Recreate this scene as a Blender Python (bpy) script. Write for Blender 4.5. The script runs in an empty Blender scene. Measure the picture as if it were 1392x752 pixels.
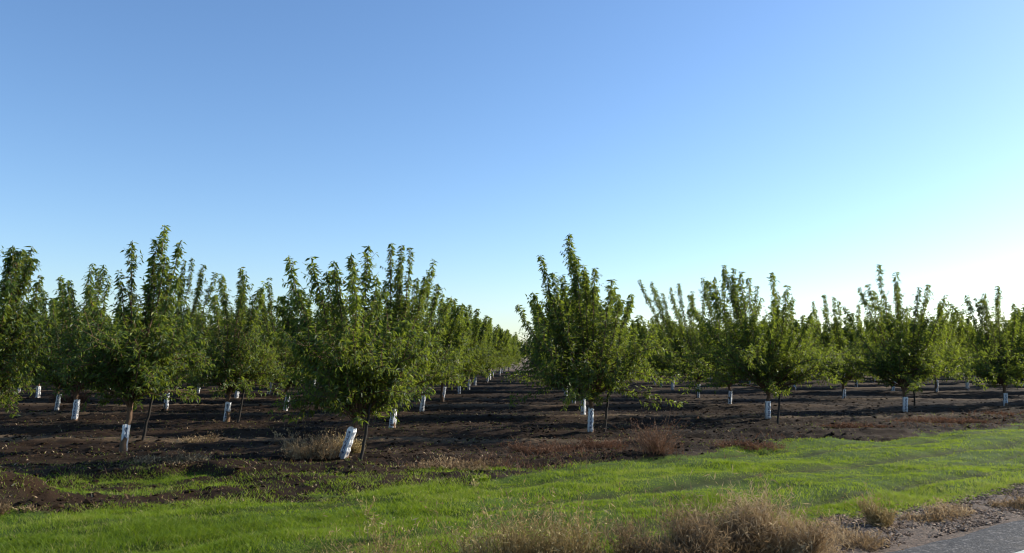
import bpy, math, random
import numpy as np
R = math.radians
C = bpy.context.scene.collection
rng = np.random.default_rng(7)
random.seed(7)

# ------------------------------------------------------------------ camera
CAM_H = 1.7
F_PX, CX, CY = 1092.0, 696.0, 376.0
YAW, PITCH = math.atan(36.0/F_PX), math.atan(107.0/F_PX)
cam_d = bpy.data.cameras.new('camera'); cam = bpy.data.objects.new('camera', cam_d); C.objects.link(cam)
cam_d.sensor_width = 36.0; cam_d.lens = F_PX/1392*36.0
cam_d.clip_start = 0.05; cam_d.clip_end = 6000
cam.location = (0, 0, CAM_H)
cam.rotation_euler = (math.pi/2 + PITCH, 0, YAW)
bpy.context.scene.camera = cam

def at(px, py, z=0.0):
    """ground point seen at a place of the photograph"""
    v = np.array([(px-CX)/F_PX, 1.0, -(py-CY)/F_PX])
    c, s = math.cos(PITCH), math.sin(PITCH)
    v = np.array([v[0], v[1]*c - v[2]*s, v[1]*s + v[2]*c])
    c, s = math.cos(YAW), math.sin(YAW)
    v = np.array([v[0]*c - v[1]*s, v[0]*s + v[1]*c, v[2]])
    t = (z-CAM_H)/v[2]
    return v[0]*t, v[1]*t

# ------------------------------------------------------------------ noise
_T = rng.random((512, 512))
def vnoise(x, y, seed=0):
    x = x + seed*37.17; y = y + seed*91.73
    xi = np.floor(x).astype(int); yi = np.floor(y).astype(int)
    fx = x-xi; fy = y-yi
    fx = fx*fx*(3-2*fx); fy = fy*fy*(3-2*fy)
    a = _T[xi % 512, yi % 512]; b = _T[(xi+1) % 512, yi % 512]
    c = _T[xi % 512, (yi+1) % 512]; d = _T[(xi+1) % 512, (yi+1) % 512]
    return (a*(1-fx)+b*fx)*(1-fy) + (c*(1-fx)+d*fx)*fy - 0.5
def fbm(x, y, o=4, seed=0, g=0.5):
    r = 0; a = 1.0
    for i in range(o):
        r = r + a*vnoise(x*2**i, y*2**i, seed+i); a *= g
    return r
def sstep(a, b, v):
    t = np.clip((v-a)/(b-a), 0, 1); return t*t*(3-2*t)

# ------------------------------------------------------------------ terrain
P1 = np.array(at(1180, 752)); U = np.array(at(1392, 704))-P1; U = U/np.linalg.norm(U); N = np.array([-U[1], U[0]])
def road_s(x, y): return (x-P1[0])*N[0] + (y-P1[1])*N[1]
EX = [-60, -30, -7.4, -3.0, -0.35, 1.6, 4.5, 7.4, 12.6, 40, 90]
EY = [6, 9.2, 10.7, 11.0, 11.8, 13.3, 15.7, 17.3, 20.9, 39, 72]
def y_edge(x): return np.interp(x, EX, EY)
def tracks(x, y):
    s = road_s(x, y) + .22*fbm(x*.25, y*.25, 2, 12); t = (x-P1[0])*U[0]+(y-P1[1])*U[1]
    r = 0
    for s0, w in ((1.75, .16), (2.55, .10), (3.35, .17), (4.6, .14), (5.3, .09), (6.2, .17), (7.3, .12)):
        r = np.maximum(r, np.exp(-((s-s0)/w)**2)*sstep(-.35, .15, fbm(t*.22+s0*3, s*1.1, 3, 50)))
    return r
def soilness(x, y):
    e = y_edge(x)
    n = fbm(x*0.9, y*0.9, 4, 3)
    d = (y-e) + n*1.1
    s = sstep(-0.25, 0.35, d)
    # left part: a sparse, half bare apron in front of the dense grass
    patch = sstep(-0.28, 0.14, fbm(x*0.7, y*1.6, 4, 21))
    yd = np.interp(x, [-60, -7, -4.5, -2.2, -0.8, 1.0, 3, 4], [6.5, 8.3, 8.9, 9.9, 11.0, 13.0, 30, 300])
    s2 = sstep(-.25, .35, y-yd + fbm(x*.9, y*1.1, 3, 9)*0.9)*(0.12+0.58*patch)
    return np.maximum(s, s2)
def ridge(x, y):
    wy = y + 0.6*fbm(x*0.06, y*0.16, 3, 5)
    return np.sin(wy*2*math.pi/2.15)*0.5 + 0.5*np.sin(wy*2*math.pi/3.7+1.0)
def H(x, y):
    sl = soilness(x, y); s = road_s(x, y)
    # soil: ridges across the rows, clods
    ridg = ridge(x, y)
    far = np.clip(14.0/np.maximum(np.abs(y), 8), 0.25, 1)
    h_s = 0.135*ridg*(0.62+0.5*vnoise(x*0.2, y*0.35, 8)) + (.055+.07*sstep(3.5, 1.5, y-y_edge(x)))*fbm(x*.8, y*1.9, 5, 1, 0.55)*far**0.35
    h_s = h_s + 0.07*np.abs(fbm(x*3.5, y*4.2, 3, 31))
    # bank of turned soil along the field edge
    e = y-y_edge(x)
    h_s = h_s + 0.03*np.exp(-((e-1.3)/0.8)**2)*(0.6+fbm(x*.6, y*.6, 2, 14))
    # grass: gentle wheel ruts along the road
    q = s + 0.25*fbm(x*0.3, y*0.3, 2, 12)
    tt = (x-P1[0])*U[0]+(y-P1[1])*U[1]
    h_g = 0.085*fbm(q*1.15, tt*.10, 3, 33) + 0.065*fbm(x*1.4, y*1.7, 4, 2) + 0.05*fbm(x*.35, y*.35, 2, 55)
    h_g = h_g + 0.03 - .035*tracks(x, y)
    h = h_g*(1-sl) + h_s*sl
    # heap of dark earth at the left edge
    mx, my = -6.15, 9.15
    h = h + 0.33*np.exp(-((x-mx)/0.55)**2-((y-my)/0.55)**2)*(1+0.8*fbm(x*4, y*4, 3, 17))
    # towards the road
    h = h*sstep(0.5, 1.25, s) - 0.03*(1-sstep(0.5, 1.25, s))
    # far away: flat
    h = h*(1-sstep(70, 110, y))*sstep(-6, 1, y) - 0.03*(1-sstep(-6, 1, y))
    return h

def axis(a, b, step, lo, hi, g=1.13, g2=None, mid=95):
    c = list(np.arange(a, b, step)); s = step; v = c[-1]
    while v < hi: s *= (g2 if g2 and v < mid else g); v += s; c.append(v)
    s = step; v = c[0]; pre = []
    while v > lo: s *= g; v -= s; pre.append(v)
    return np.array(pre[::-1]+c)

def mesh_from(name, V, Fq, Ft=None, attrs=None, smooth=False):
    """numpy verts, quads (n,4) and/or tris (n,3)"""
    me = bpy.data.meshes.new(name)
    V = np.asarray(V, dtype=np.float32)
    nq = 0 if Fq is None else len(Fq); nt = 0 if Ft is None else len(Ft)
    me.vertices.add(len(V)); me.vertices.foreach_set('co', V.ravel())
    idx = []; st = []; tot = []
    if nq: idx.append(np.asarray(Fq).ravel()); st.append(np.arange(nq)*4); tot.append(np.full(nq, 4))
    if nt: idx.append(np.asarray(Ft).ravel()); st.append(nq*4+np.arange(nt)*3); tot.append(np.full(nt, 3))
    idx = np.concatenate(idx).astype(np.int32); st = np.concatenate(st).astype(np.int32)
    me.loops.add(len(idx)); me.loops.foreach_set('vertex_index', idx)
    me.polygons.add(nq+nt); me.polygons.foreach_set('loop_start', st)
    me.polygons.foreach_set('use_smooth', np.full(nq+nt, smooth))
    me.update(calc_edges=True)
    for k, a in (attrs or {}).items():
        at_ = me.attributes.new(k, 'FLOAT', 'POINT'); at_.data.foreach_set('value', np.asarray(a, dtype=np.float32))
    me.validate()
    return me
def link(name, me, mat, parent=None):
    o = bpy.data.objects.new(name, me); C.objects.link(o)
    if mat is not None and not me.materials: me.materials.append(mat)
    if parent is not None: o.parent = parent
    return o
def empty(name, loc, rz=0.0):
    o = bpy.data.objects.new(name, None); C.objects.link(o); o.location = loc; o.rotation_euler = (0, 0, rz); o.empty_display_size = .2
    return o
def tag(o, label=None, cat=None, group=None, kind=None):
    for k, v in (('label', label), ('category', cat), ('group', group), ('kind', kind)):
        if v: o[k] = v
    return o

# ------------------------------------------------------------------ materials
def new_mat(name):
    m = bpy.data.materials.new(name); m.use_nodes = True
    nt = m.node_tree; nt.nodes.clear()
    out = nt.nodes.new('ShaderNodeOutputMaterial')
    return m, nt, out
def node(nt, t, **k):
    n = nt.nodes.new(t)
    for a, b in k.items():
        if a == 'ins':
            for i, v in b.items(): n.inputs[i].default_value = v
        else: setattr(n, a, b)
    return n
def ramp(nt, stops, src):
    r = nt.nodes.new('ShaderNodeValToRGB'); e = r.color_ramp.elements
    while len(e) < len(stops): e.new(0.5)
    for q, (p, c) in zip(e, stops): q.position = p; q.color = (*c, 1)
    nt.links.new(src, r.inputs[0]); return r.outputs[0]
def noise_n(nt, scale, detail=5, rough=.6, vec=None, **k):
    n = node(nt, 'ShaderNodeTexNoise'); n.inputs['Scale'].default_value = scale
    n.inputs['Detail'].default_value = detail; n.inputs['Roughness'].default_value = rough
    if vec is not None: nt.links.new(vec, n.inputs['Vector'])
    return n.outputs['Fac']
def mixc(nt, fac, a, b, mode='MIX'):
    m = node(nt, 'ShaderNodeMix', data_type='RGBA', blend_type=mode)
    for s, v in ((0, fac), (6, a), (7, b)):
        if isinstance(v, (int, float)): m.inputs[s].default_value = v
        elif isinstance(v, tuple): m.inputs[s].default_value = (*v, 1)
        else: nt.links.new(v, m.inputs[s])
    return m.outputs[2]
def mth(op, a, b_):
    q = node(nt, 'ShaderNodeMath', operation=op)
    for i_, v in enumerate((a, b_)):
        if isinstance(v, (int, float)): q.inputs[i_].default_value = v
        elif v is not None: nt.links.new(v, q.inputs[i_])
    return q.outputs[0]
def leafy(name, stops, trans, tfac=.35, rough=.5, spec=.5):
    m, nt, out = new_mat(name)
    a = node(nt, 'ShaderNodeAttribute', attribute_name='tone')
    col = ramp(nt, stops, a.outputs['Fac'])
    p = node(nt, 'ShaderNodeBsdfPrincipled'); nt.links.new(col, p.inputs['Base Color'])
    p.inputs['Roughness'].default_value = rough; p.inputs['Specular IOR Level'].default_value = spec
    t = node(nt, 'ShaderNodeBsdfTranslucent')
    nt.links.new(mixc(nt, 0.55, col, trans), t.inputs['Color'])
    mx = node(nt, 'ShaderNodeMixShader'); mx.inputs[0].default_value = tfac
    nt.links.new(p.outputs[0], mx.inputs[1]); nt.links.new(t.outputs[0], mx.inputs[2]); nt.links.new(mx.outputs[0], out.inputs[0])
    return m
def solid(name, stops, scale=20, rough=.85, bump=.3, bscale=60, dist=.01, vscale=(1, 1, 1), coord='Object'):
    m, nt, out = new_mat(name)
    tc = node(nt, 'ShaderNodeTexCoord'); mp = node(nt, 'ShaderNodeMapping'); mp.inputs['Scale'].default_value = vscale
    nt.links.new(tc.outputs[coord], mp.inputs[0])
    col = ramp(nt, stops, noise_n(nt, scale, vec=mp.outputs[0]))
    p = node(nt, 'ShaderNodeBsdfPrincipled'); nt.links.new(col, p.inputs['Base Color']); p.inputs['Roughness'].default_value = rough
    b = node(nt, 'ShaderNodeBump'); b.inputs['Strength'].default_value = bump; b.inputs['Distance'].default_value = dist
    nt.links.new(noise_n(nt, bscale, vec=mp.outputs[0]), b.inputs['Height']); nt.links.new(b.outputs[0], p.inputs['Normal'])
    nt.links.new(p.outputs[0], out.inputs[0]); return m

M_leaf = leafy('leaf', [(0, (.013, .033, .015)), (.35, (.032, .070, .022)), (.65, (.078, .135, .024)), (.85, (.155, .20, .024)), (.97, (.26, .28, .03)), (1, (.32, .28, .06))], (.42, .50, .03), .45, .50, .42)
M_grass = leafy('grass', [(0, (.050, .085, .009)), (.5, (.118, .195, .012)), (.85, (.19, .27, .018)), (1, (.36, .30, .12))], (.38, .50, .02), .45, .6, .3)
M_dry = leafy('dry_stems', [(0, (.070, .044, .022)), (.5, (.22, .15, .082)), (1, (.52, .39, .22))], (.44, .29, .14), .28, .8, .2)
M_blond = leafy('blond_stems', [(0, (.12, .08, .03)), (.5, (.28, .20, .08)), (1, (.52, .41, .20))], (.5, .36, .15), .25, .8, .2)
M_rust = leafy('rust_stems', [(0, (.05, .028, .018)), (.5, (.11, .056, .034)), (1, (.21, .12, .07))], (.3, .14, .07), .2, .8, .2)
M_bark = solid('bark', [(.3, (.055, .035, .022)), (.7, (.19, .105, .055))], 9, .9, .6, 40, .008, (1, 1, .35))
M_stake = solid('stake_wood', [(.3, (.012, .009, .007)), (.7, (.035, .026, .018))], 12, .9, .4, 40, .005, (1, 1, .2))
M_guard = solid('guard_plastic', [(.30, (.56, .57, .57)), (.55, (.80, .81, .82)), (.75, (.88, .89, .90))], 9, .55, .5, 18, .01, (1, 1, .5))
# blurred dark lettering printed up the sleeve's faces
nt = M_guard.node_tree; pr = [q for q in nt.nodes if q.type == 'BSDF_PRINCIPLED'][0]; base = pr.inputs['Base Color'].links[0].from_socket
tc = node(nt, 'ShaderNodeTexCoord'); mp = node(nt, 'ShaderNodeMapping'); mp.inputs['Scale'].default_value = (60, 60, 30); nt.links.new(tc.outputs['Object'], mp.inputs[0])
ink = ramp(nt, [(.45, (0, 0, 0)), (.50, (1, 1, 1))], noise_n(nt, 1.0, 2, .7, mp.outputs[0]))
sp = node(nt, 'ShaderNodeSeparateXYZ'); nt.links.new(tc.outputs['Object'], sp.inputs[0])
mn = mth('MINIMUM', mth('ABSOLUTE', sp.outputs[0], None), mth('ABSOLUTE', sp.outputs[1], None))
msk = mth('MULTIPLY', mth('LESS_THAN', mn, .026), mth('MULTIPLY', mth('GREATER_THAN', sp.outputs[2], .08), mth('LESS_THAN', sp.outputs[2], .47)))
mud = ramp(nt, [(.0, (1, 1, 1)), (.5, (0, 0, 0))], mth('ADD', mth('MULTIPLY', sp.outputs[2], 2.2), mth('MULTIPLY', mth('SUBTRACT', noise_n(nt, 14, 5, .7, tc.outputs['Object']), .5), 1.4)))
gb = mixc(nt, mth('MULTIPLY', mud, .8), base, (.16, .105, .065))
nt.links.new(mixc(nt, mth('MULTIPLY', ink, msk), gb, (.05, .065, .12)), pr.inputs['Base Color'])
M_gravel_s = leafy('stones', [(0, (.035, .022, .015)), (.5, (.15, .095, .06)), (1, (.50, .36, .24))], (.2, .2, .2), 0.0, .9, .2)
M_clod = leafy('clods', [(0, (.009, .0055, .003)), (.7, (.028, .017, .009)), (1, (.085, .052, .028))], (.1, .1, .1), 0.0, .95, .1)
M_litter = leafy('litter', [(0, (.05, .03, .018)), (.6, (.16, .10, .055)), (1, (.38, .29, .18))], (.3, .2, .1), 0.1, .9, .1)

# ground: soil, half-bare weedy earth and turf soil chosen by what grows there
m, nt, out = new_mat('soil'); M_soil = m
tc = node(nt, 'ShaderNodeTexCoord'); ob = tc.outputs['Object']
a = node(nt, 'ShaderNodeAttribute', attribute_name='soil')
soilc = ramp(nt, [(.25, (.0048, .0028, .0015)), (.5, (.0125, .0070, .0036)), (.72, (.033, .0175, .0085)), (.85, (.085, .048, .022))], noise_n(nt, 3.2, 9, .72, ob))
mp = node(nt, 'ShaderNodeMapping'); mp.inputs['Scale'].default_value = (.16, 1.1, 1); nt.links.new(ob, mp.inputs[0])
band = ramp(nt, [(.52, (0, 0, 0)), (.66, (1, 1, 1))], noise_n(nt, 1.0, 6, .65, mp.outputs[0]))
soilc = mixc(nt, band, soilc, mixc(nt, .4, soilc, (.11, .08, .05)))
soilc = mixc(nt, ramp(nt, [(.42, (0, 0, 0)), (.6, (.55, .55, .55))], noise_n(nt, .35, 5, .6, ob)), soilc, mixc(nt, noise_n(nt, 11, 6, .7, ob), (.014, .0072, .0038), (.070, .036, .016)))
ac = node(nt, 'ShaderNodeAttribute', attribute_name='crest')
soilc = mixc(nt, mth('MULTIPLY', ac.outputs['Fac'], noise_n(nt, 9, 4, .7, ob)), soilc, (.21, .145, .085))  # straw tan on ridge tops, with their sunlit look painted into the colour
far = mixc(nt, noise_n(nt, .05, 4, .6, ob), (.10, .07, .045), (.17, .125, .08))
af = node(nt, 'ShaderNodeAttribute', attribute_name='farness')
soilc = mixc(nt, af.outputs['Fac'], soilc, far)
turf = ramp(nt, [(.3, (.036, .058, .010)), (.55, (.070, .110, .012)), (.8, (.10, .12, .03))], noise_n(nt, 6, 8, .7, ob))
col = mixc(nt, a.outputs['Fac'], turf, soilc)
p = node(nt, 'ShaderNodeBsdfPrincipled'); nt.links.new(col, p.inputs['Base Color']); p.inputs['Roughness'].default_value = .95; p.inputs['Specular IOR Level'].default_value = .15
b = node(nt, 'ShaderNodeBump'); b.inputs['Strength'].default_value = .6; b.inputs['Distance'].default_value = .04
nt.links.new(noise_n(nt, 16, 8, .72, ob), b.inputs['Height']); nt.links.new(b.outputs[0], p.inputs['Normal'])
nt.links.new(p.outputs[0], out.inputs[0])

M_asphalt = solid('asphalt', [(.32, (.007, .007, .008)), (.52, (.024, .0235, .026)), (.66, (.17, .155, .14))], 30, .85, 1.0, 45, .02)
nt = M_asphalt.node_tree; pr = [q for q in nt.nodes if q.type == 'BSDF_PRINCIPLED'][0]; base = pr.inputs['Base Color'].links[0].from_socket
tc = node(nt, 'ShaderNodeTexCoord'); vo = node(nt, 'ShaderNodeTexVoronoi', feature='DISTANCE_TO_EDGE'); vo.inputs['Scale'].default_value = 1.6
nzc = node(nt, 'ShaderNodeTexNoise'); nzc.inputs['Scale'].default_value = 3; nt.links.new(tc.outputs['Object'], nzc.inputs['Vector'])
nt.links.new(mixc(nt, .25, tc.outputs['Object'], nzc.outputs['Color']), vo.inputs['Vector'])
crk = ramp(nt, [(.0, (1, 1, 1)), (.018, (0, 0, 0))], vo.outputs[0])
dst = ramp(nt, [(.5, (0, 0, 0)), (.72, (.6, .6, .6))], noise_n(nt, 2.2, 7, .7, tc.outputs['Object']))
nt.links.new(mixc(nt, crk, mixc(nt, dst, base, (.13, .105, .08)), (.012, .011, .010)), pr.inputs['Base Color'])
M_shoulder = solid('shoulder_grit', [(.3, (.035, .022, .014)), (.5, (.095, .062, .040)), (.7, (.24, .165, .11))], 30, .95, .9, 60, .02)

# ------------------------------------------------------------------ ground sheet
xs = axis(-15, 19, .065, -900, 900, 1.12); ys = axis(4.0, 27, .065, -120, 1800, 1.10, 1.014)
X, Y = np.meshgrid(xs, ys); Z = H(X, Y)
nx, ny = len(xs), len(ys)
V = np.stack([X, Y, Z], -1).reshape(-1, 3)
i = np.arange(nx-1)[None, :] + np.arange(ny-1)[:, None]*nx
Fq = np.stack([i, i+1, i+1+nx, i+nx], -1).reshape(-1, 4)
so = np.maximum(sstep(.04, .42, soilness(X, Y)), .6*tracks(X, Y))*sstep(0.2, 0.6, road_s(X, Y)) + (1-sstep(0.2, 0.6, road_s(X, Y)))
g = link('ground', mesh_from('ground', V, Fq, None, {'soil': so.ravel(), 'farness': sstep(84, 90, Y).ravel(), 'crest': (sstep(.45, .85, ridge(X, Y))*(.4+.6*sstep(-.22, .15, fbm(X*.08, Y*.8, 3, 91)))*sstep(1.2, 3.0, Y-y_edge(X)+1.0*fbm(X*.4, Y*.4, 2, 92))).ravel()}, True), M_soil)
tag(g, kind='structure')

# road and shoulder (strips along U)
def strip(name, s0, s1, z, mat, wob=0.0, hi=1.0, ds=.05):
    t = axis(-6, 12, .06, -200, 500, 1.15)
    n = max(2, int((s1-s0)/ds)) if s1-s0 < 3 else 24
    ss = np.linspace(0, 1, n+1)
    T, S = np.meshgrid(t, ss)
    top = s1 + wob*fbm(T*1.1, T*0+3, 4, 40)
    if name == 'lane_marking': n_ = 0
    S = s0 + S*(top-s0)
    Xx = P1[0]+U[0]*T+N[0]*S; Yy = P1[1]+U[1]*T+N[1]*S
    edge = sstep(0, .12, (top-S)) if s1-s0 > .2 else 1.0
    Zz = z*edge - 0.05*(1-edge) + hi*0.03*fbm(Xx*5, Yy*5, 4, 60)*edge
    k = np.arange(len(t)-1)[None, :] + np.arange(n)[:, None]*len(t)
    q = np.stack([k, k+1, k+1+len(t), k+len(t)], -1).reshape(-1, 4)
    return tag(link(name, mesh_from(name, np.stack([Xx, Yy, Zz], -1).reshape(-1, 3), q, None, None, True), mat), kind='structure')
strip('gravel_shoulder', -.30, .78, .012, M_shoulder, .45)
strip('road', -7.0, .05, .045, M_asphalt, .14, .05)

sl_ = float(road_s(*[np.array(q) for q in at(1386, 750)]))
strip('lane_marking', sl_-.20, sl_-.10, .050, solid('road_paint', [(.3, (.35, .33, .28)), (.6, (.70, .68, .60))], 30, .7), .0, .05)
# ------------------------------------------------------------------ blades, stems, clods
def in_view(x, y, m=.04):
    d = np.maximum(y, .1)
    return (x/d > -.70-m) & (x/d < .63+m) & (y > 3.5)
def blades(name, bx, by, bz, h, w, lean, tone, mat, bend=None):
    n = len(bx); az = rng.random(n)*2*math.pi; la = rng.random(n)*2*math.pi
    dx, dy = np.cos(az)*w/2, np.sin(az)*w/2
    lx, ly = np.cos(la)*lean*h, np.sin(la)*lean*h
    b0 = np.stack([bx-dx, by-dy, bz], -1); b1 = np.stack([bx+dx, by+dy, bz], -1)
    m0 = np.stack([bx-dx*.75+lx*.3, by-dy*.75+ly*.3, bz+h*.58], -1); m1 = np.stack([bx+dx*.75+lx*.3, by+dy*.75+ly*.3, bz+h*.58], -1)
    tp = np.stack([bx+lx, by+ly, bz+h], -1)
    V = np.stack([b0, b1, m1, m0, tp], 1).reshape(-1, 3)
    k = np.arange(n)*5
    return mesh_from(name, V, np.stack([k, k+1, k+2, k+3], -1), np.stack([k+3, k+2, k+4], -1), {'tone': np.repeat(tone, 5)})

# turf
def turf_points(n, y0, y1):
    y = y0+(y1-y0)*rng.random(n); x = y*(-.72+1.38*rng.random(n))
    s = road_s(x, y); sl = soilness(x, y)
    thin = sstep(-.22, .12, fbm(x*.8, y*.8, 3, 71)+.18)           # thin places
    tt = (x-P1[0])*U[0]+(y-P1[1])*U[1]; rut = sstep(-.35, .1, fbm(s*1.3, tt*.2, 4, 34))
    keep = (1-sl)*sstep(.6+.45*fbm(x*1.3, y*1.3, 3, 44), 1.15, s)*(1-.72*tracks(x, y))*(.3+.7*thin)*(.35+.65*rut)*(.45+.55*sstep(-.25, .05, fbm(x*2.6, y*2.6, 3, 36)))
    k = (rng.random(n) < np.maximum(keep, .012*(s > .4))) & in_view(x, y)
    return x[k], y[k]
bx = []; by = []; bh = []; bw = []
for n, y0, y1, h, w in ((330000, 5.2, 8.5, .048, .0045), (400000, 8.5, 13, .044, .0065), (330000, 13, 24, .032, .0085)):
    x, y = turf_points(n, y0, y1)
    bx.append(x); by.append(y); bh.append(h*(.5+rng.random(len(x))*.8)*(1+1.1*fbm(x*.9, y*.9, 3, 19)+.6*fbm(x*4, y*4, 2, 29))); bw.append(np.full(len(x), w))
bx = np.concatenate(bx); by = np.concatenate(by); bh = np.clip(np.concatenate(bh), .02, .16); bw = np.concatenate(bw)
tt_ = (bx-P1[0])*U[0]+(by-P1[1])*U[1]; tone = np.clip(.60+.55*fbm(road_s(bx, by)*1.5, tt_*.13, 4, 37)+.35*fbm(bx*.7, by*.7, 4, 23)+.5*fbm(bx*5, by*5, 2, 26)+.18*rng.standard_normal(len(bx)), 0, .92)
tone = np.clip(tone-.30*tracks(bx, by), 0, .92); bh = bh*(1-.35*tracks(bx, by)); tone[rng.random(len(bx)) < .02+.22*tracks(bx, by)+.10*sstep(2.2, .6, road_s(bx, by))+.12*sstep(.12, .32, fbm(bx*.9, by*.9, 3, 47))] = 1
tag(link('grass', blades('grass', bx, by, H(bx, by)-.005, bh, bw, .95, tone, M_grass), M_grass),
    'short bright green grass growing on the verge between orchard and road', 'grass', kind='stuff')

# scattered dry weeds and thin stubble over the soil
n = 60000
y = 9+(40-9)*rng.random(n)**1.3; x = y*(-.72+1.38*rng.random(n)); sl = soilness(x, y)
w_ = sstep(.05, .35, fbm(x*.45, y*1.0, 4, 81)) + .10
k = (rng.random(n) < sl*w_) & in_view(x, y); x = x[k]; y = y[k]
tag(link('dry_stubble', blades('dry_stubble', x, y, H(x, y)-.01, .02+.05*rng.random(len(x))**2, .004+.0004*y, 1.6, np.clip(.25+.25*rng.standard_normal(len(x)), 0, 1), M_litter), M_litter),
    'thin brown stubble and dry weeds scattered over the dark soil', 'stubble', kind='stuff')
n = 60000
y = 10+(26-10)*rng.random(n); x = y*(-.72+1.38*rng.random(n)); e = y-y_edge(x)
w_ = np.exp(-((e-1.0)/1.0)**2)*sstep(.02, .25, fbm(x*.5, y*.9, 4, 98))*(.35+.65*sstep(-3, 0, x))
k = (rng.random(n) < w_) & in_view(x, y); x = x[k]; y = y[k]
tag(link('rusty_ground_weeds', blades('rusty_ground_weeds', x, y, H(x, y)-.01, .04+.13*rng.random(len(x))**1.5, .006+.0003*y, 1.0, np.clip(.5+.3*rng.standard_normal(len(x)), 0, 1), M_rust), M_rust),
    'rust-brown dead weeds straggling along the front edge of the soil', 'dead weeds', kind='stuff')
n = 40000
y = 8+(22-8)*rng.random(n)**1.1; x = y*(-.72+1.38*rng.random(n)); sl = soilness(x, y); e = y-y_edge(x)
w_ = np.exp(-((e-.2)/1.5)**2)*sstep(0, .3, fbm(x*.6, y*1.1, 4, 88)+.08)
k = (rng.random(n) < w_) & in_view(x, y); x = x[k]; y = y[k]
tag(link('green_weeds', blades('green_weeds', x, y, H(x, y)-.01, .02+.03*rng.random(len(x)), .008, 1.3, np.clip(.25+.25*rng.standard_normal(len(x)), 0, 1), M_grass), M_grass),
    'low green weeds coming up along the ragged edge of the soil', 'weeds', kind='stuff')

# clods and stones: deformed octahedra
OCT = np.array([(1, 0, 0), (-1, 0, 0), (0, 1, 0), (0, -1, 0), (0, 0, 1), (0, 0, -1), (.6, .6, .55), (-.6, .6, .5), (-.6, -.6, .55), (.6, -.6, .5)], float)
OF = np.array([(4, 6, 7), (4, 7, 8), (4, 8, 9), (4, 9, 6), (6, 0, 2), (6, 2, 7), (7, 2, 1), (7, 1, 8), (8, 1, 3), (8, 3, 9), (9, 3, 0), (9, 0, 6), (5, 2, 0), (5, 1, 2), (5, 3, 1), (5, 0, 3)])
def lumps(name, x, y, z, r, tone, flat=.6):
    n = len(x); V = OCT[None]*(.65+.7*rng.random((n, 10, 3)))
    sc = r[:, None]*np.stack([.7+.6*rng.random(n), .7+.6*rng.random(n), flat*(.6+.6*rng.random(n))], -1)
    V = V*sc[:, None]; a = rng.random(n)*6.283; c, s = np.cos(a)[:, None], np.sin(a)[:, None]
    V = np.stack([V[..., 0]*c-V[..., 1]*s + x[:, None], V[..., 0]*s+V[..., 1]*c+y[:, None], V[..., 2]+z[:, None]], -1)
    F = (OF[None]+(np.arange(n)*10)[:, None, None]).reshape(-1, 3)
    return mesh_from(name, V.reshape(-1, 3), None, F, {'tone': np.repeat(tone, 10)})
n = 34000
y = 8.5+(34-8.5)*rng.random(n)**1.4; x = y*(-.72+1.38*rng.random(n)); sl = soilness(x, y)
k = (rng.random(n) < sl*(.25+.9*sstep(-.1, .3, fbm(x, y, 3, 66)))) & in_view(x, y); x = x[k]; y = y[k]
r = .012+.045*rng.random(len(x))**3
tag(link('soil_clods', lumps('soil_clods', x, y, H(x, y), r, np.clip(.4+.3*rng.standard_normal(len(x)), 0, 1)), M_clod),
    'dark clods of turned soil lying between the tree rows', 'soil clods', kind='stuff')
n = 60000
t = -4+13*rng.random(n); s = -.02+1.15*rng.random(n)**.8
x = P1[0]+U[0]*t+N[0]*s; y = P1[1]+U[1]*t+N[1]*s
k = in_view(x, y) & (rng.random(n) < sstep(1.15, .5, s+.5*fbm(t, t*0, 3, 40))); x = x[k]; y = y[k]
tag(link('gravel', lumps('gravel', x, y, np.full(len(x), .014), .005+.016*rng.random(len(x))**2.2, np.clip(.5+.28*rng.standard_normal(len(x)), 0, 1)), M_gravel_s),
    'loose pale gravel along the edge of the asphalt', 'gravel', kind='stuff')
# dead leaves on soil and shoulder
n = 16000
y = 6+(26-6)*rng.random(n)**1.3; x = y*(-.72+1.38*rng.random(n)); s = road_s(x, y); sl = soilness(x, y)
k = (rng.random(n) < np.maximum(sl*.8, .8*(s < 1.1))*(s > .05)) & in_view(x, y); x = x[k]; y = y[k]
tag(link('leaf_litter', blades('leaf_litter', x, y, np.where(road_s(x, y) < .6, .02, H(x, y))+.012, .008+.03*rng.random(len(x)), .010+.016*rng.random(len(x)), 2.2, np.clip(.6+.3*rng.standard_normal(len(x)), 0, 1), M_litter), M_litter),
    'dead leaves and bits of straw lying on soil and gravel', 'leaf litter', kind='stuff')

# ------------------------------------------------------------------ trees
def unit(v): return v/np.maximum(np.linalg.norm(v, axis=-1, keepdims=True), 1e-9)
class Tubes:
    def __init__(s): s.V = []; s.F = []; s.n = 0
    def add(s, pts, r0, r1, k=5):
        pts = np.asarray(pts, float); m = len(pts)
        d = np.gradient(pts, axis=0); d = unit(d)
        ref = np.array([.3, .95, .1]) if abs(d[0][2]) > .6 else np.array([0, 0, 1.])
        a = unit(np.cross(d, ref)); b = np.cross(d, a)
        r = np.linspace(r0, r1, m) if np.isscalar(r0) else np.asarray(r0)
        th = np.arange(k)*2*math.pi/k
        ring = pts[:, None]+r[:, None, None]*(np.cos(th)[None, :, None]*a[:, None]+np.sin(th)[None, :, None]*b[:, None])
        s.V.append(ring.reshape(-1, 3))
        i = np.arange(k); j = (i+1) % k
        for q in range(m-1):
            o = s.n+q*k
            s.F.append(np.stack([o+i, o+j, o+k+j, o+k+i], -1))
        s.n += m*k
    def mesh(s, name): return mesh_from(name, np.concatenate(s.V), np.concatenate(s.F), None, None, True)
def bez(a, b, c, n):
    t = np.linspace(0, 1, n)[:, None]; return a*(1-t)**2 + 2*b*t*(1-t) + c*t*t

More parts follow.
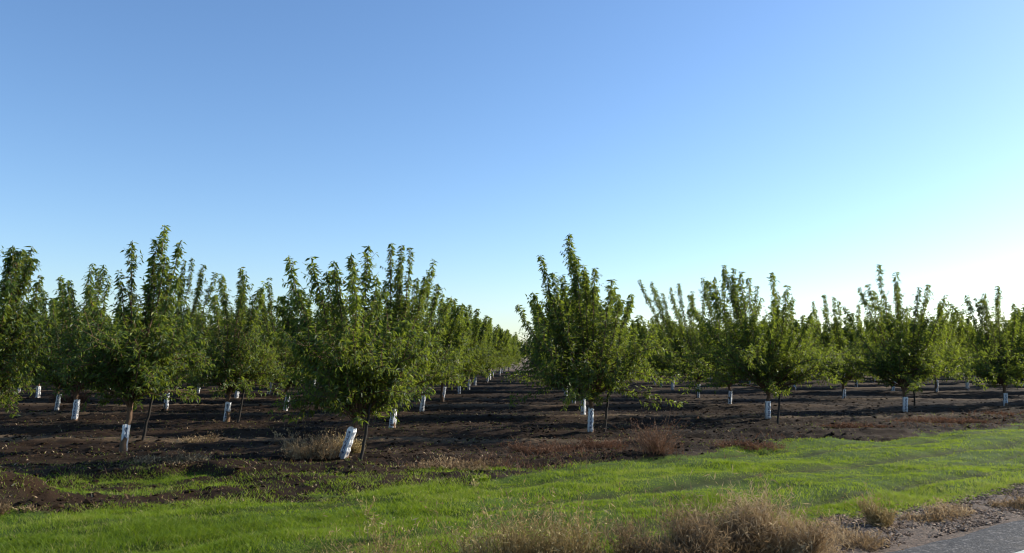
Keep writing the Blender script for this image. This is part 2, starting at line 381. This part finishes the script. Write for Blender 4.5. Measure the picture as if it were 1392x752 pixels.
def build_tree(seed, tips, fork=.76, skirt=1.35, nskirt=18, leafscale=1.0, lean=(0, 0), dens=1.0, low=None):
    """tips: list of (x, y, z) ends of the upright shoots"""
    g = np.random.default_rng(seed)
    wood = Tubes(); trunk = Tubes()
    top = np.array([lean[0], lean[1], fork])
    tp = np.linspace(0, 1, 7)[:, None]*top[None]; tp[1:-1, :2] += g.normal(0, .012, (5, 2)); tp[0, 2] = -.12
    trunk.add(tp, [.085, .06, .052, .048, .046, .046, .05], None, 10)
    LB, LD, LT, LS = [], [], [], []                                # leaf base, direction, tone, size
    def leaves(path, per_m, t0, tone, down=.55, sc=1.0):
        seg = np.linalg.norm(np.diff(path, axis=0), axis=1); L = seg.sum(); n = int(L*(1-t0)*per_m*dens)
        if n < 1: return
        cum = np.concatenate([[0], np.cumsum(seg)])/L
        t = t0+(1-t0)*g.random(n)**.9
        P = np.stack([np.interp(t, cum, path[:, k]) for k in range(3)], -1)
        D = unit(np.gradient(path, axis=0)); D = np.stack([np.interp(t, cum, D[:, k]) for k in range(3)], -1)
        rad = unit(np.cross(D, g.normal(size=(n, 3))))
        d = unit(.35*D + .85*rad + np.array([0, 0, -down])[None]*(.3+g.random((n, 1))*1.3))
        LB.append(P+rad*.006); LD.append(d); LT.append(np.clip(tone+.26*g.standard_normal(n), 0, .93)); LS.append(sc*(.7+.55*g.random(n)))
    def twigs(path, n, t0, t1, l0, l1, tone, up=.5, per=42):
        D = unit(np.gradient(path, axis=0)); m = len(path)-1
        for t in np.sort(t0+(t1-t0)*g.random(n)):
            f = t*m; i = min(int(f), m-1); q = f-i
            p = path[i]*(1-q)+path[i+1]*q; d = D[i]
            out = p-top; out[2] = 0; out = unit(out+g.normal(0, .25, 3))
            rad = unit(np.cross(d, g.normal(size=3)))
            w = unit(.5*d+.75*rad+.35*out+np.array([0, 0, up*g.random()]))
            L = (l0+(l1-l0)*t)*(.6+.8*g.random())
            e = p+w*L+np.array([0, 0, -.10*L+.28*up*L]); c = p+w*L*.55
            lo = fork-.26 if low is None else low
            if e[2] < lo: e[2] = lo+.15*g.random(); c[2] = max(c[2], lo+.08)
            tw = bez(p, c, e, 4); wood.add(tw, .0055, .0018, 3)
            leaves(tw, per, .08, tone+g.normal(0, .07), .5)
    for (x, y, z) in tips:
        T = np.array([x, y, z], float); a = g.uniform(.0, .16)
        start = top+np.array([0, 0, -a])
        rad = math.hypot(x-top[0], y-top[1]); c = np.array([top[0]+(x-top[0])*.62, top[1]+(y-top[1])*.62, fork+.42*(z-fork)])+g.normal(0, .07, 3)
        path = bez(start, c, T, 12); path[2:-1] += g.normal(0, .012, (9, 3))
        wood.add(path, .030 if z > 2.6 else .02, .003, 5)
        tn = .38+g.normal(0, .17)
        leaves(path, 85, .40, tn, .85, 1.15)
        leaves(path[-4:], 60, .0, tn, 1.1, 1.3)
        twigs(path, int((z-fork)*9.5), .18, .93, .62, .15, tn)
    for k in range(nskirt):
        az = (k+g.random()*.8)/nskirt*2*math.pi; r = skirt*(.75+.4*g.random()); z0 = fork+g.uniform(0, .55)
        z1 = (fork-.12 if low is None else low+.08)+1.3*g.random()
        s_ = top+np.array([0, 0, z0-fork]); e = np.array([top[0]+r*math.cos(az), top[1]+r*math.sin(az), z1]); c = (s_+e)/2+np.array([0, 0, .28])
        path = bez(s_, c, e, 9); wood.add(path, .018, .003, 4)
        tn = .40+g.normal(0, .08)
        leaves(path, 50, .3, tn); twigs(path, 15, .15, 1.0, .52, .34, tn, .7)
    for k in range(9 if low is None else 4):
        az = g.random()*6.283; z0 = fork-g.uniform(0, .10); L = g.uniform(.3, .6)
        s_ = top*(z0/fork); e = s_+np.array([L*math.cos(az), L*math.sin(az), g.uniform(-.05, .30)]); path = bez(s_, (s_+e)/2+np.array([0, 0, .1]), e, 5)
        wood.add(path, .009, .003, 4); leaves(path, 55, .2, .42); twigs(path, 6, .3, 1.0, .25, .2, .42, .6)
    # rising branches that fill the body of the crown
    zt = np.mean([t[2] for t in tips])
    for k in range(19):
        az = g.random()*6.283; q_ = .30+.62*g.random()**.7; r = skirt*q_; z1 = fork+(zt-fork)*(.30+.60*g.random())*(1.12-.35*q_)
        e = np.array([top[0]+r*math.cos(az), top[1]+r*math.sin(az), z1]); c = np.array([top[0]+r*.8*math.cos(az), top[1]+r*.8*math.sin(az), fork+.35*(z1-fork)])
        path = bez(top, c, e, 8); wood.add(path, .018, .003, 4)
        tn = .38+g.normal(0, .17); leaves(path, 50, .3, tn, .7); twigs(path, 12, .2, 1.0, .48, .25, tn, .8)
    B = np.concatenate(LB); D = np.concatenate(LD); T = np.concatenate(LT); S = np.concatenate(LS)*leafscale
    n = len(B); T[g.random(n) < .012] = 1.0
    side = unit(np.cross(D, g.normal(size=(n, 3))*.8+np.array([0, 0, 1.])[None])); nrm = np.cross(side, D)
    L = .098*S[:, None]; W = .0145*S[:, None]
    tip = B+D*L+nrm*(-.12*L); midp = B+D*L*.45
    V = np.stack([B, midp+side*W+nrm*W*.35, tip, midp-side*W+nrm*W*.35], 1).reshape(-1, 3)
    k = np.arange(n)*4
    crown = mesh_from('crown', V, None, np.concatenate([np.stack([k, k+1, k+2], -1), np.stack([k, k+2, k+3], -1)]), {'tone': np.repeat(T, 4)})
    for me, mt in ((crown, M_leaf),): me.materials.append(mt)
    tm = trunk.mesh('trunk'); tm.materials.append(M_bark); wm = wood.mesh('branches'); wm.materials.append(M_bark)
    return tm, wm, crown

def random_tips(g, h, n=15, r=.95):
    out = []
    for k in range(n):
        a = g.random()*6.283; q = r*g.random()**.42
        out.append((q*math.cos(a), q*math.sin(a), h*(1-.16*(q/r)**1.5)*(.78+.20*g.random())))
    out[0] = (g.normal(0, .2), g.normal(0, .2), h); out[1] = (g.normal(0, .35), g.normal(0, .3), h*.95)
    return out

# trunk guards: a folded milk-carton-like sleeve, open at the top
def guard_mesh(seed, h=.50, w=.125):
    g = np.random.default_rng(seed); m = 12; K = 16
    th = np.arange(K)*2*math.pi/K; sq = (np.abs(np.cos(th))**5+np.abs(np.sin(th))**5)**(-1/5)
    V = []
    for j in range(m):
        z = .015+h*j/(m-1); r = w/2*(1+.05*g.standard_normal()+.05*math.sin(j*1.7+seed))
        rr = r*sq*(1+.035*g.standard_normal(K)); jag = (g.standard_normal(K)*.008 if j in (0, m-1) else 0)
        V.append(np.stack([rr*np.cos(th+.1*j/m), rr*np.sin(th+.1*j/m), z+np.zeros(K)+jag], -1))
    V = np.array(V); out = V.reshape(-1, 3); inn = (V*np.array([.94, .94, 1])).reshape(-1, 3)
    i = np.arange(K); j = (i+1) % K; F = []; off = m*K
    for q in range(m-1):
        F.append(np.stack([q*K+i, q*K+j, (q+1)*K+j, (q+1)*K+i], -1)); F.append(np.stack([off+q*K+j, off+q*K+i, off+(q+1)*K+i, off+(q+1)*K+j], -1))
    for q in (0, m-1):
        F.append(np.stack([q*K+i, q*K+j, off+q*K+j, off+q*K+i], -1))
    me = mesh_from('trunk_guard', np.concatenate([out, inn]), np.concatenate(F), None, None, False); me.materials.append(M_guard); return me
GUARDS = [guard_mesh(k) for k in range(5)]

def place_tree(meshes, x, y, scale, rz, label, group, near, tilt=(0, 0), gi=None, gs=1.0):
    z = float(H(np.array([x]), np.array([y]))[0])
    t = empty('orchard_tree', (x, y, z), 0); t.scale = (1, 1, 1)
    tag(t, label, 'tree', group)
    for nm, me in zip(('trunk', 'branches', 'crown'), meshes):
        o = link(nm, me, None, t); o.scale = (scale,)*3; o.rotation_euler = (0, 0, rz)
    k = random.randrange(5) if gi is None else gi
    gd = link('trunk_guard', GUARDS[k], None, t); gd.rotation_euler = (tilt[1], tilt[0], random.uniform(-.5, .5)); gd.scale = (gs*random.uniform(.92, 1.05), gs, gs*random.uniform(.9, 1.08))
    return t

# the trees that show one by one along the field edge; ends of shoots measured in the photograph
def hero(px, py, tips, seed, skirt, label, tilt=(0, 0), lean=(0, 0), n_extra=11, **kw):
    x, y = at(px, py); s = (py-483)/CAM_H
    g = np.random.default_rng(seed)
    T = []; gz = float(H(np.array([x]), np.array([y]))[0])
    for (tx, ty) in tips:
        T.append(((tx-px)/s, g.uniform(-.55, .55), max((py-ty)/s*1.01-gz, 1.6)))
    hm = np.mean([t[2] for t in T])
    for k in range(n_extra):
        a = g.random()*6.283; q = 1.25*g.random()**.4; T.append((q*math.cos(a)+lean[0], q*math.sin(a), hm*(.62+.24*g.random())))
    return place_tree(build_tree(seed, T, skirt=skirt*1.14, lean=lean, **kw), x, y, 1.0, 0, label, 'orchard trees', True, tilt)

used = []
def H_(*a, **k):
    o = hero(*a, **k); used.append((o.location.x, o.location.y)); return o
H_(168, 612, [(194, 298), (173, 327), (226, 322), (212, 345), (158, 372), (205, 362), (181, 345), (240, 378), (150, 402), (236, 405), (190, 320)], 101, 1.15,
   'tall orchard tree at left with the highest peaked leader', (.06, 0), (.08, 0), fork=.88, low=.72)
H_(466, 622, [(393, 350), (413, 347), (430, 365), (452, 356), (468, 340), (497, 333), (444, 362), (508, 375), (385, 388), (480, 368), (522, 400), (375, 415)], 102, 1.1,
   'nearest orchard tree, at centre left, its white guard leaning far to the right', (.36, 0), (.22, .03), fork=.68, low=.54)
H_(533, 583, [(530, 330), (546, 334), (558, 338), (585, 350), (561, 376), (598, 388), (524, 382), (575, 374), (612, 402), (540, 360)], 103, 1.25,
   'orchard tree right behind the nearest one, its guard upright', (.10, 0), (.05, 0), low=.56)
H_(802, 590, [(777, 312), (780, 335), (735, 348), (752, 372), (765, 374), (796, 357), (812, 362), (833, 380), (724, 396), (702, 413), (858, 402), (786, 347), (742, 392), (845, 398)], 104, 1.45,
   'wide orchard tree at right corner of the aisle with one tall spike of a leader', (.05, 0), (.03, 0), low=.56)
H_(1044, 572, [(1015, 368), (1030, 374), (1050, 372), (990, 364), (1075, 388), (962, 382), (1090, 402), (1063, 396), (1000, 372), (975, 395), (1112, 420), (944, 412), (1100, 430), (955, 430)], 105, 1.85,
   'broad orchard tree right of the centre with crown low and wide, guard printed in blue', (.02, 0), (.03, 0), low=.56)
H_(1230, 560, [(1214, 356), (1166, 392), (1180, 388), (1196, 396), (1238, 388), (1249, 392), (1266, 387), (1285, 402), (1150, 416), (1217, 372), (1300, 420)], 106, 1.85,
   'orchard tree at right with a single thin leader rising above its round crown', (.08, 0), (.0, 0), low=.68)
H_(1367, 553, [(1305, 412), (1322, 401), (1336, 405), (1352, 398), (1365, 388), (1390, 415), (1342, 407), (1378, 402), (1410, 410)], 107, 1.85,
   'last orchard tree of the field edge at the right border of the view', (.02, 0), (.0, 0), low=.68)
H_(307, 577, [(285, 370), (318, 362), (336, 376), (300, 388), (351, 396), (364, 386), (325, 392), (275, 400)], 108, 1.3,
   'orchard tree behind and right of the tall left one, with slim separate shoots', (.10, 0), (.05, 0), low=.56)
H_(-52, 612, [(0, 332), (12, 330), (18, 348), (-20, 330), (6, 340), (20, 385), (-50, 320), (14, 338), (2, 334), (18, 370), (-5, 335), (20, 410)], 109, .85,
   'orchard tree cut off by the left border, its drooping leafy tips showing', (.05, 0), (.05, 0), low=.56)

H_(101, 575, [(55, 373), (85, 381), (108, 356), (123, 363), (140, 361), (70, 400), (95, 385), (132, 378)], 110, 1.5,
   'orchard tree with even shoots between the left border tree and the tall left one', (.08, 0), low=.68)
H_(225, 557, [(250, 353), (262, 352), (271, 360), (284, 369), (238, 374), (205, 400), (190, 410), (258, 365), (296, 400)], 111, 1.85,
   'orchard tree showing two shoots just right of the tall left tree', (.08, 0), low=.68)
H_(388, 557, [(366, 379), (376, 402), (344, 392), (355, 398), (400, 400), (420, 395), (430, 410)], 112, 1.5,
   'orchard tree half hidden between the slim-shooted one and the nearest one', (.14, 0), low=.68)
H_(992, 551, [(985, 362), (999, 366), (956, 379), (966, 386), (975, 376), (1012, 384), (940, 400), (1030, 390)], 113, 1.85,
   'orchard tree behind the broad one right of the centre', (.08, 0), low=.68)
H_(949, 541, [(872, 379), (886, 384), (925, 385), (904, 398), (945, 396), (915, 390), (960, 400), (893, 392)], 114, 1.85,
   'orchard tree with one shoot arching far to the left, right of the wide tree', (.05, 0), low=.68)
H_(1147, 543, [(1128, 400), (1111, 410), (1140, 404), (1150, 408), (1165, 415), (1120, 420)], 115, 1.85,
   'orchard tree in the gap between the broad one and the single-leader one', (.05, 0), low=.68)

VAR = []
for k in range(6):
    g = np.random.default_rng(300+k); VAR.append(build_tree(300+k, random_tips(g, 3.8+.35*g.random(), 21, 1.4), skirt=1.5, nskirt=20, leafscale=1.25, fork=.86, low=.76))
ORD = ['first', 'second', 'third', 'fourth', 'fifth', 'sixth', 'seventh', 'eighth', 'ninth']
ROWS = [(-3.35, 13.35, 'row lining the aisle on its left'), (-7.7, 14.4, 'second row left of the aisle'), (-11.6, 15.0, 'third row left of the aisle'), (-15.4, 15.2, 'fourth row left of the aisle'),
        (-19.6, 15.5, 'fifth row left of the aisle'), (-23.9, 15.6, 'sixth row left of the aisle'), (-28.3, 16, 'seventh row left of the aisle'),
        (1.15, 17.3, 'row lining the aisle on its right'), (6.3, 20.9, 'second row right of the aisle'), (11.5, 24.4, 'third row right of the aisle'), (16.0, 27.0, 'fourth row right of the aisle'),
        (20.6, 30.0, 'fifth row right of the aisle'), (25.2, 33.2, 'sixth row right of the aisle'), (29.8, 36.2, 'seventh row right of the aisle'), (34.4, 39.3, 'eighth row right of the aisle'), (39.0, 42.4, 'ninth row right of the aisle')]
for k in range(8): ROWS.append((-32.7-4.4*k, 16+.4*k, 'rows far out to the left'))
for k in range(3): ROWS.append((43.6+4.6*k, 45.4+3*k, 'rows far out to the right'))
MEAS = {(-3.35, 2): at(573, 560), (-3.35, 3): at(601, 547), (-3.35, 4): at(624, 537), (-3.35, 5): at(637, 531), (-7.7, 2): at(388, 557), (-11.6, 1): at(101, 575), (-11.6, 2): at(225, 557), (-11.6, 4): at(365, 538),
        (-15.4, 2): at(77, 556), (1.15, 1): at(793, 566), (1.15, 2): at(780, 550), (6.3, 1): at(992, 551), (6.3, 2): at(949, 541), (6.3, 3): at(914, 531), (6.3, 4): at(898, 527), (11.5, 1): at(1147, 543), (11.5, 2): at(1080, 532), (16.0, 1): at(1273, 535)}
count = 0
for (rx, y0, desc) in ROWS:
    for i in range(16):
        y = y0+5.2*i
        if y > 90: break
        x, yy = MEAS.get((rx, i), (rx+random.uniform(-.18, .18)+(.25 if rx > 5 else 0), y+random.uniform(-.25, .25)))
        if any(math.hypot(x-u, yy-v) < 1.6 for u, v in used): continue
        # keep what the camera or the sun's side can show
        if x/yy < -.70-1.6/yy*1.2 or x/yy > .62+1.9/yy*1.6: continue
        if 'far out' in desc or i > 8 or (abs(rx) > 18 and i > 4):
            lab = ('distant orchard tree in the ' + desc + ', merged with its neighbours') if 'far out' in desc else 'distant orchard tree in the far half of the ' + desc
            grp = 'distant trees of the ' + desc
        else:
            lab = '%s orchard tree from the front in the %s' % (ORD[i], desc); grp = 'orchard trees'
        m_ = VAR[(i*5+int(abs(rx))*3+random.randrange(2)) % 6]
        place_tree(m_, x, yy, random.uniform(.93, 1.06), random.uniform(0, 6.28), lab, grp, yy < 30, (random.uniform(.0, .20), random.uniform(-.08, .08)))
        count += 1
print('row trees', count)

# ------------------------------------------------------------------ stakes beside the near trees
def stake(px0, py0, px1, py1, label, fork=False):
    x, y = at(px0, py0); s = (py0-483)/CAM_H; z = float(H(np.array([x]), np.array([y]))[0])
    dx, h = (px1-px0)/s, (py0-py1)/s; T = Tubes()
    path = np.linspace(0, 1, 9)[:, None]*np.array([dx, .05, h+.1])[None]; path[:, 2] -= .1
    path[1:-1, 0] += np.random.default_rng(px0).normal(0, .006, 7)
    T.add(path, .030, .022, 7)
    if fork:
        e = path[-1]; T.add(np.array([e-[0, 0, .05], e+[.08, 0, .10], e+[.22, .02, .20]]), .014, .008, 5); T.add(np.array([e-[0, 0, .05], e+[-.06, 0, .12], e+[-.10, .02, .25]]), .014, .006, 5)
    o = link('wooden_stake', T.mesh('wooden_stake'), M_stake); o.location = (x, y, z); tag(o, label, 'stake', 'stakes beside the trees')
stake(489, 624, 502, 548, 'dark thin stake beside the nearest tree, just right of its leaning guard')
stake(821, 590, 829, 528, 'dark forked stake standing right of the wide tree at the aisle corner', True)
stake(192, 604, 203, 545, 'dark slanting stake right of the tall left tree')
stake(322, 578, 331, 528, 'dark stake beside the slim-shooted tree behind the tall left one')
stake(1243, 555, 1246, 512, 'dark stake right behind the tree with a single thin leader')
stake(1057, 578, 1063, 530, 'dark stake right of the blue-printed guard')

# ------------------------------------------------------------------ dry brush
def brush(name, px, py, w, h, n_, mat, label, cat, spread=.8, seedheads=True, col=.5, group=None, depth=None, twiggy=False, wispy=False):
    x, y = at(px, py); z = float(H(np.array([x]), np.array([y]))[0])
    if depth is None: depth = w*.7
    g = np.random.default_rng(abs(int(px*7+py))); n = int(n_*(1.7 if twiggy else 1.5)) if n_ > 20 else n_
    nc = 22 if wispy else 4+int(w*7); cr = np.sqrt(g.random(nc)); ca = g.random(nc)*6.283; ch = .62+.48*g.random(nc)*(1-.25*cr); ch *= .4+.8*g.random(nc); ch[0] = 1.05; ci = g.integers(0, nc, n)
    sg = (.03+.10*g.random(nc)**1.5)*min(1, w*1.6)
    bx = cr[ci]*np.cos(ca[ci])*w*.40+g.standard_normal(n)*sg[ci]*w**.5; by = cr[ci]*np.sin(ca[ci])*depth*.40+g.standard_normal(n)*sg[ci]*depth**.5
    n0 = n; r = np.minimum(np.hypot(bx/w, by/depth)*2, 1); a = np.arctan2(by, bx)
    L = h*(.45+.6*g.random(n)**.8)*ch[ci]*(1-.15*r)*(1+.35*(g.random(n) < .08))
    dirx = np.cos(a)*r*spread*.8+g.normal(0, .42*spread, n); diry = np.sin(a)*r*spread*.8+g.normal(0, .42*spread, n)
    if wispy: L = h*(.25+.85*g.random(n)**1.6)*ch[ci]; bx = bx*1.15
    segs = 4; V = []; tone = []; F = []; wd = (.0013+.0016*g.random(n))*(1+.07*y)
    az = g.random(n)*6.283; sx, sy = np.cos(az)*wd, np.sin(az)*wd
    lobz = 1+.35*fbm(bx*5+px, by*5, 2, 3)
    for k in range(segs+1):
        t = k/segs; f = (1-t)**.6
        cx = bx+dirx*L*t*(1+.5*t)+g.normal(0, .028*t, n)*h/.45; cy = by+diry*L*t*(1+.5*t)+g.normal(0, .028*t, n)*h/.45; cz = L*lobz*(t-.18*t*t*np.hypot(dirx, diry))-.02
        V.append(np.stack([cx-sx*f, cy-sy*f, cz], -1)); V.append(np.stack([cx+sx*f, cy+sy*f, cz], -1))
    V = np.stack(V, 1); ctr = (V[:, 0::2]+V[:, 1::2])/2; base = (np.arange(n)*2*(segs+1))[:, None]
    F = np.concatenate([base+np.array([2*k, 2*k+1, 2*k+3, 2*k+2])[None] for k in range(segs)])
    tn = np.clip(col+(.22*g.standard_normal(nc))[ci]+.20*g.standard_normal(n), 0, 1); VV = [V.reshape(-1, 3)]; TT = [np.repeat(tn, 2*(segs+1))]; nv = n*2*(segs+1); FT = []
    m = n*(11 if twiggy else 3)                                            # small side twigs, bracts and seed heads
    i = g.integers(0, n, m); q = (segs*.78+segs*.22*g.random(m)) if wispy else (1.2 + (segs-1.2)*g.random(m)**.7); qi = np.minimum(q.astype(int), segs-1); qf = (q-qi)[:, None]
    p = ctr[i, qi]*(1-qf)+ctr[i, qi+1]*qf
    d = unit(g.normal(size=(m, 3))+np.array([0, 0, .8])); Ls = (.02+.045*g.random(m))*(1.5 if twiggy else 1); sd = unit(np.cross(d, g.normal(size=(m, 3))))*((.0018 if twiggy else .0028)*(1+.08*y)*(.5+g.random((m, 1))))
    W = np.stack([p-sd*.6, p+d*Ls[:, None]*.6+sd, p+d*Ls[:, None], p+d*Ls[:, None]*.5-sd], 1).reshape(-1, 3)
    kk = nv+np.arange(m)*4; F = np.concatenate([F, np.stack([kk, kk+1, kk+2, kk+3], -1)])
    V = np.concatenate([VV[0], W]); T_ = np.concatenate([TT[0], np.repeat(np.clip(tn[i]+.12+.15*g.standard_normal(m), 0, 1), 4)])
    o = link(name, mesh_from(name, V, F, None, {'tone': T_}), mat); o.location = (x, y, z)
    tag(o, label, cat, group); return o
B = brush
B('dry_bush', 982, 764, .55, .68, 700, M_dry, 'large greyish brown dry bush by the road, left half of the biggest clump', 'bush', .42, col=.5, twiggy=True)
B('dry_bush', 1066, 764, .62, .66, 800, M_dry, 'large tan dry bush by the road, right half of the biggest clump beside the gravel', 'bush', .5, col=.62, twiggy=True)
B('dry_bush', 902, 780, .56, .52, 650, M_dry, 'rounded dark brown dry bush left of the biggest clump', 'bush', .42, col=.38, twiggy=True)
B('dry_grass_tuft', 790, 780, .6, .58, 850, M_blond, 'straw-coloured dry grass tuft, rightmost of the pair at the bottom centre', 'dry grass', .30, col=.5, wispy=True)
B('dry_grass_tuft', 708, 780, .85, .62, 1250, M_blond, 'straw-coloured dry grass tuft with nodding heads, larger one at the bottom centre', 'dry grass', .34, col=.5, wispy=True)
B('dry_grass_tuft', 520, 776, .8, .50, 170, M_blond, 'thin reddish straw stalks sprouting from the green grass at bottom', 'dry grass', .5, col=.35, wispy=True)
B('dry_weed', 1202, 716, .22, .36, 420, M_blond, 'slender pale dry weed standing upright beside the gravel', 'weed', .4, col=.5)
B('dry_weed', 1245, 708, .45, .20, 380, M_dry, 'low brown dry weed patch right of the slender upright weed', 'weed', .9, col=.4)
B('dry_weed', 1386, 690, .55, .22, 500, M_dry, 'low brown dry weed at the right border above the gravel', 'weed', .9, col=.4)
B('dry_weed', 423, 622, .85, .52, 520, M_dry, 'fluffy tan dry weed left of the nearest tree', 'weed', .5, col=.55, wispy=True)
B('dry_weed', 470, 618, .45, .35, 300, M_blond, 'sparse straw weed around the leaning white guard', 'weed', .5, col=.4)
B('rusty_weed', 893, 622, .55, .78, 170, M_rust, 'upright rust-red dry weed between the wide tree and the grass', 'weed', .7, col=.6)
B('rusty_weed', 745, 614, 1.7, .26, 620, M_rust, 'low rust-red weed mat left of the wide tree at the aisle corner', 'weed', .9, col=.5, depth=.5)
B('rusty_weed', 820, 612, .9, .22, 500, M_rust, 'dull reddish weed at the foot of the wide tree', 'weed', .9, col=.3, depth=.5)
B('rusty_weed', 1165, 583, 2.0, .18, 500, M_rust, 'reddish low weed on the soil left of the single-leader tree', 'weed', .9, col=.35, depth=.6)
B('rusty_weed', 1275, 574, 2.6, .24, 900, M_rust, 'reddish tan low weed mound right of the single-leader tree', 'weed', .9, col=.6, depth=.7)
B('rusty_weed', 1372, 568, 1.4, .22, 600, M_rust, 'reddish low weed on the soil at the right border', 'weed', .9, col=.4, depth=.6)
B('rusty_weed', 92, 548, 1.2, .55, 500, M_rust, 'rust-brown weed far left under the tree crowns', 'weed', .6, col=.5)
B('dry_weed', 270, 605, .6, .22, 110, M_dry, 'small dry weed on the dark soil right of the tall left tree', 'weed', .7, col=.4)
B('dry_weed', 10, 704, .5, .14, 160, M_dry, 'small dark dry weed on the earth heap at the left border', 'weed', .9, col=.15)
B('rusty_weed', 1010, 610, 1.8, .16, 420, M_rust, 'thin reddish weed cover on the soil just above the grass below the broad tree', 'weed', .9, col=.5, depth=.8)
B('dry_weed', 620, 640, 1.6, .16, 420, M_dry, 'flattened brown weed on the bank of soil right of the nearest tree', 'weed', 1.0, col=.3, depth=.7)
B('dry_weed', 240, 642, 1.8, .15, 420, M_dry, 'flattened brown weed on the bank of soil below the tall left tree', 'weed', 1.0, col=.25, depth=.7)
B('dry_weed', 1290, 700, .35, .22, 260, M_dry, 'small tan weed beside the gravel, farthest but one towards the right border', 'weed', .8, col=.6)
B('dry_weed', 1150, 742, .5, .22, 420, M_dry, 'low tan weed between the biggest clump and the gravel', 'weed', .9, col=.55)
B('dry_weed', 860, 758, .3, .20, 200, M_blond, 'short straw weed left of the rounded dark bush', 'weed', .6, col=.5)
B('green_weed', 655, 655, .35, .10, 160, M_grass, 'small green weed at the soil edge below the leaning guard', 'weed', .9, col=.4)
# single bent stalks in the grass
for k, (px, py, h) in enumerate([(645, 662, .32), (497, 700, .30), (505, 720, .38), (512, 738, .34)]):
    B('dry_stalk', px, py, .06, h, 9, M_blond, ['lone pale stalk bent over at the edge of the grass', 'thin dry stalk in the grass, farthest of three', 'thin dry stalk in the grass, middle of three', 'thin dry stalk in the grass, nearest of three'][k], 'stalk', .5, col=.7)

# ------------------------------------------------------------------ far background
t = np.linspace(-260, 260, 160); prof = [(-6, -.3), (-3.2, .5), (-1.2, 1.15), (1.2, 1.2), (3.5, .55), (7, -.3)]
V = []
for (o_, zz) in prof:
    V.append(np.stack([t, 96+o_+.8*fbm(t*.1, t*0+o_, 3, 5), zz*(1+.25*fbm(t*.13, t*0, 3, 6))+.12*fbm(t*.9, t*0+o_, 3, 7)], -1))
V = np.concatenate(V); k = np.arange(159)[None, :]+np.arange(5)[:, None]*160
tag(link('dirt_bank', mesh_from('dirt_bank', V, np.stack([k, k+1, k+161, k+160], -1).reshape(-1, 4), None, None, True),
    solid('bank_earth', [(.3, (.14, .10, .07)), (.7, (.26, .19, .13))], .8, .95, .6, 3, .2)), kind='structure')
g = np.random.default_rng(77)
for k in range(16):
    x = -84+12*k+g.uniform(-3, 3)*0.6
    if -4 < x < 3: x = -3.5
    yy = 122+g.uniform(-6, 10)
    tt = empty('far_tree', (x, yy, 0)); tag(tt, 'distant tree beyond the earth bank behind the orchard', 'tree', 'trees beyond the earth bank')
    s = 1.5+.5*g.random()
    for nm, me in zip(('trunk', 'branches', 'crown'), VAR[k % 6]):
        o = link(nm, me, None, tt); o.scale = (s*1.2, s*1.2, s*.85); o.rotation_euler = (0, 0, g.random()*6.28)

# ------------------------------------------------------------------ light
bpy.context.scene.cycles.filter_width = 1.15
AZ, EL = R(66), R(24)     # azimuth to the right of the rows' direction
sd = bpy.data.lights.new('sun', 'SUN'); sd.energy = 4.6; sd.angle = R(.5); sd.color = (1, .93, .80)
so_ = bpy.data.objects.new('sun', sd); C.objects.link(so_)
so_.rotation_euler = (math.pi/2-EL, 0, -AZ+math.pi)
w = bpy.data.worlds.new('World'); bpy.context.scene.world = w; w.use_nodes = True
nt = w.node_tree; nt.nodes.clear()
sk = nt.nodes.new('ShaderNodeTexSky'); sk.sky_type = 'NISHITA'; sk.sun_disc = False
sk.sun_elevation = EL; sk.sun_rotation = AZ; sk.air_density = 1.0; sk.dust_density = .5; sk.ozone_density = 2.5; sk.altitude = 0
bg = nt.nodes.new('ShaderNodeBackground'); bg.inputs[1].default_value = .108
o = nt.nodes.new('ShaderNodeOutputWorld'); hs = nt.nodes.new('ShaderNodeHueSaturation'); hs.inputs['Saturation'].default_value = 1.07; nt.links.new(sk.outputs[0], hs.inputs['Color']); nt.links.new(mixc(nt, 1.0, hs.outputs[0], (.93, 1.0, 1.11), 'MULTIPLY'), bg.inputs[0]); nt.links.new(bg.outputs[0], o.inputs[0])
vs = bpy.context.scene.view_settings; vs.view_transform = 'Standard'; vs.look = 'None'; vs.exposure = 0.75; vs.gamma = 1.0; vs.use_curve_mapping = False
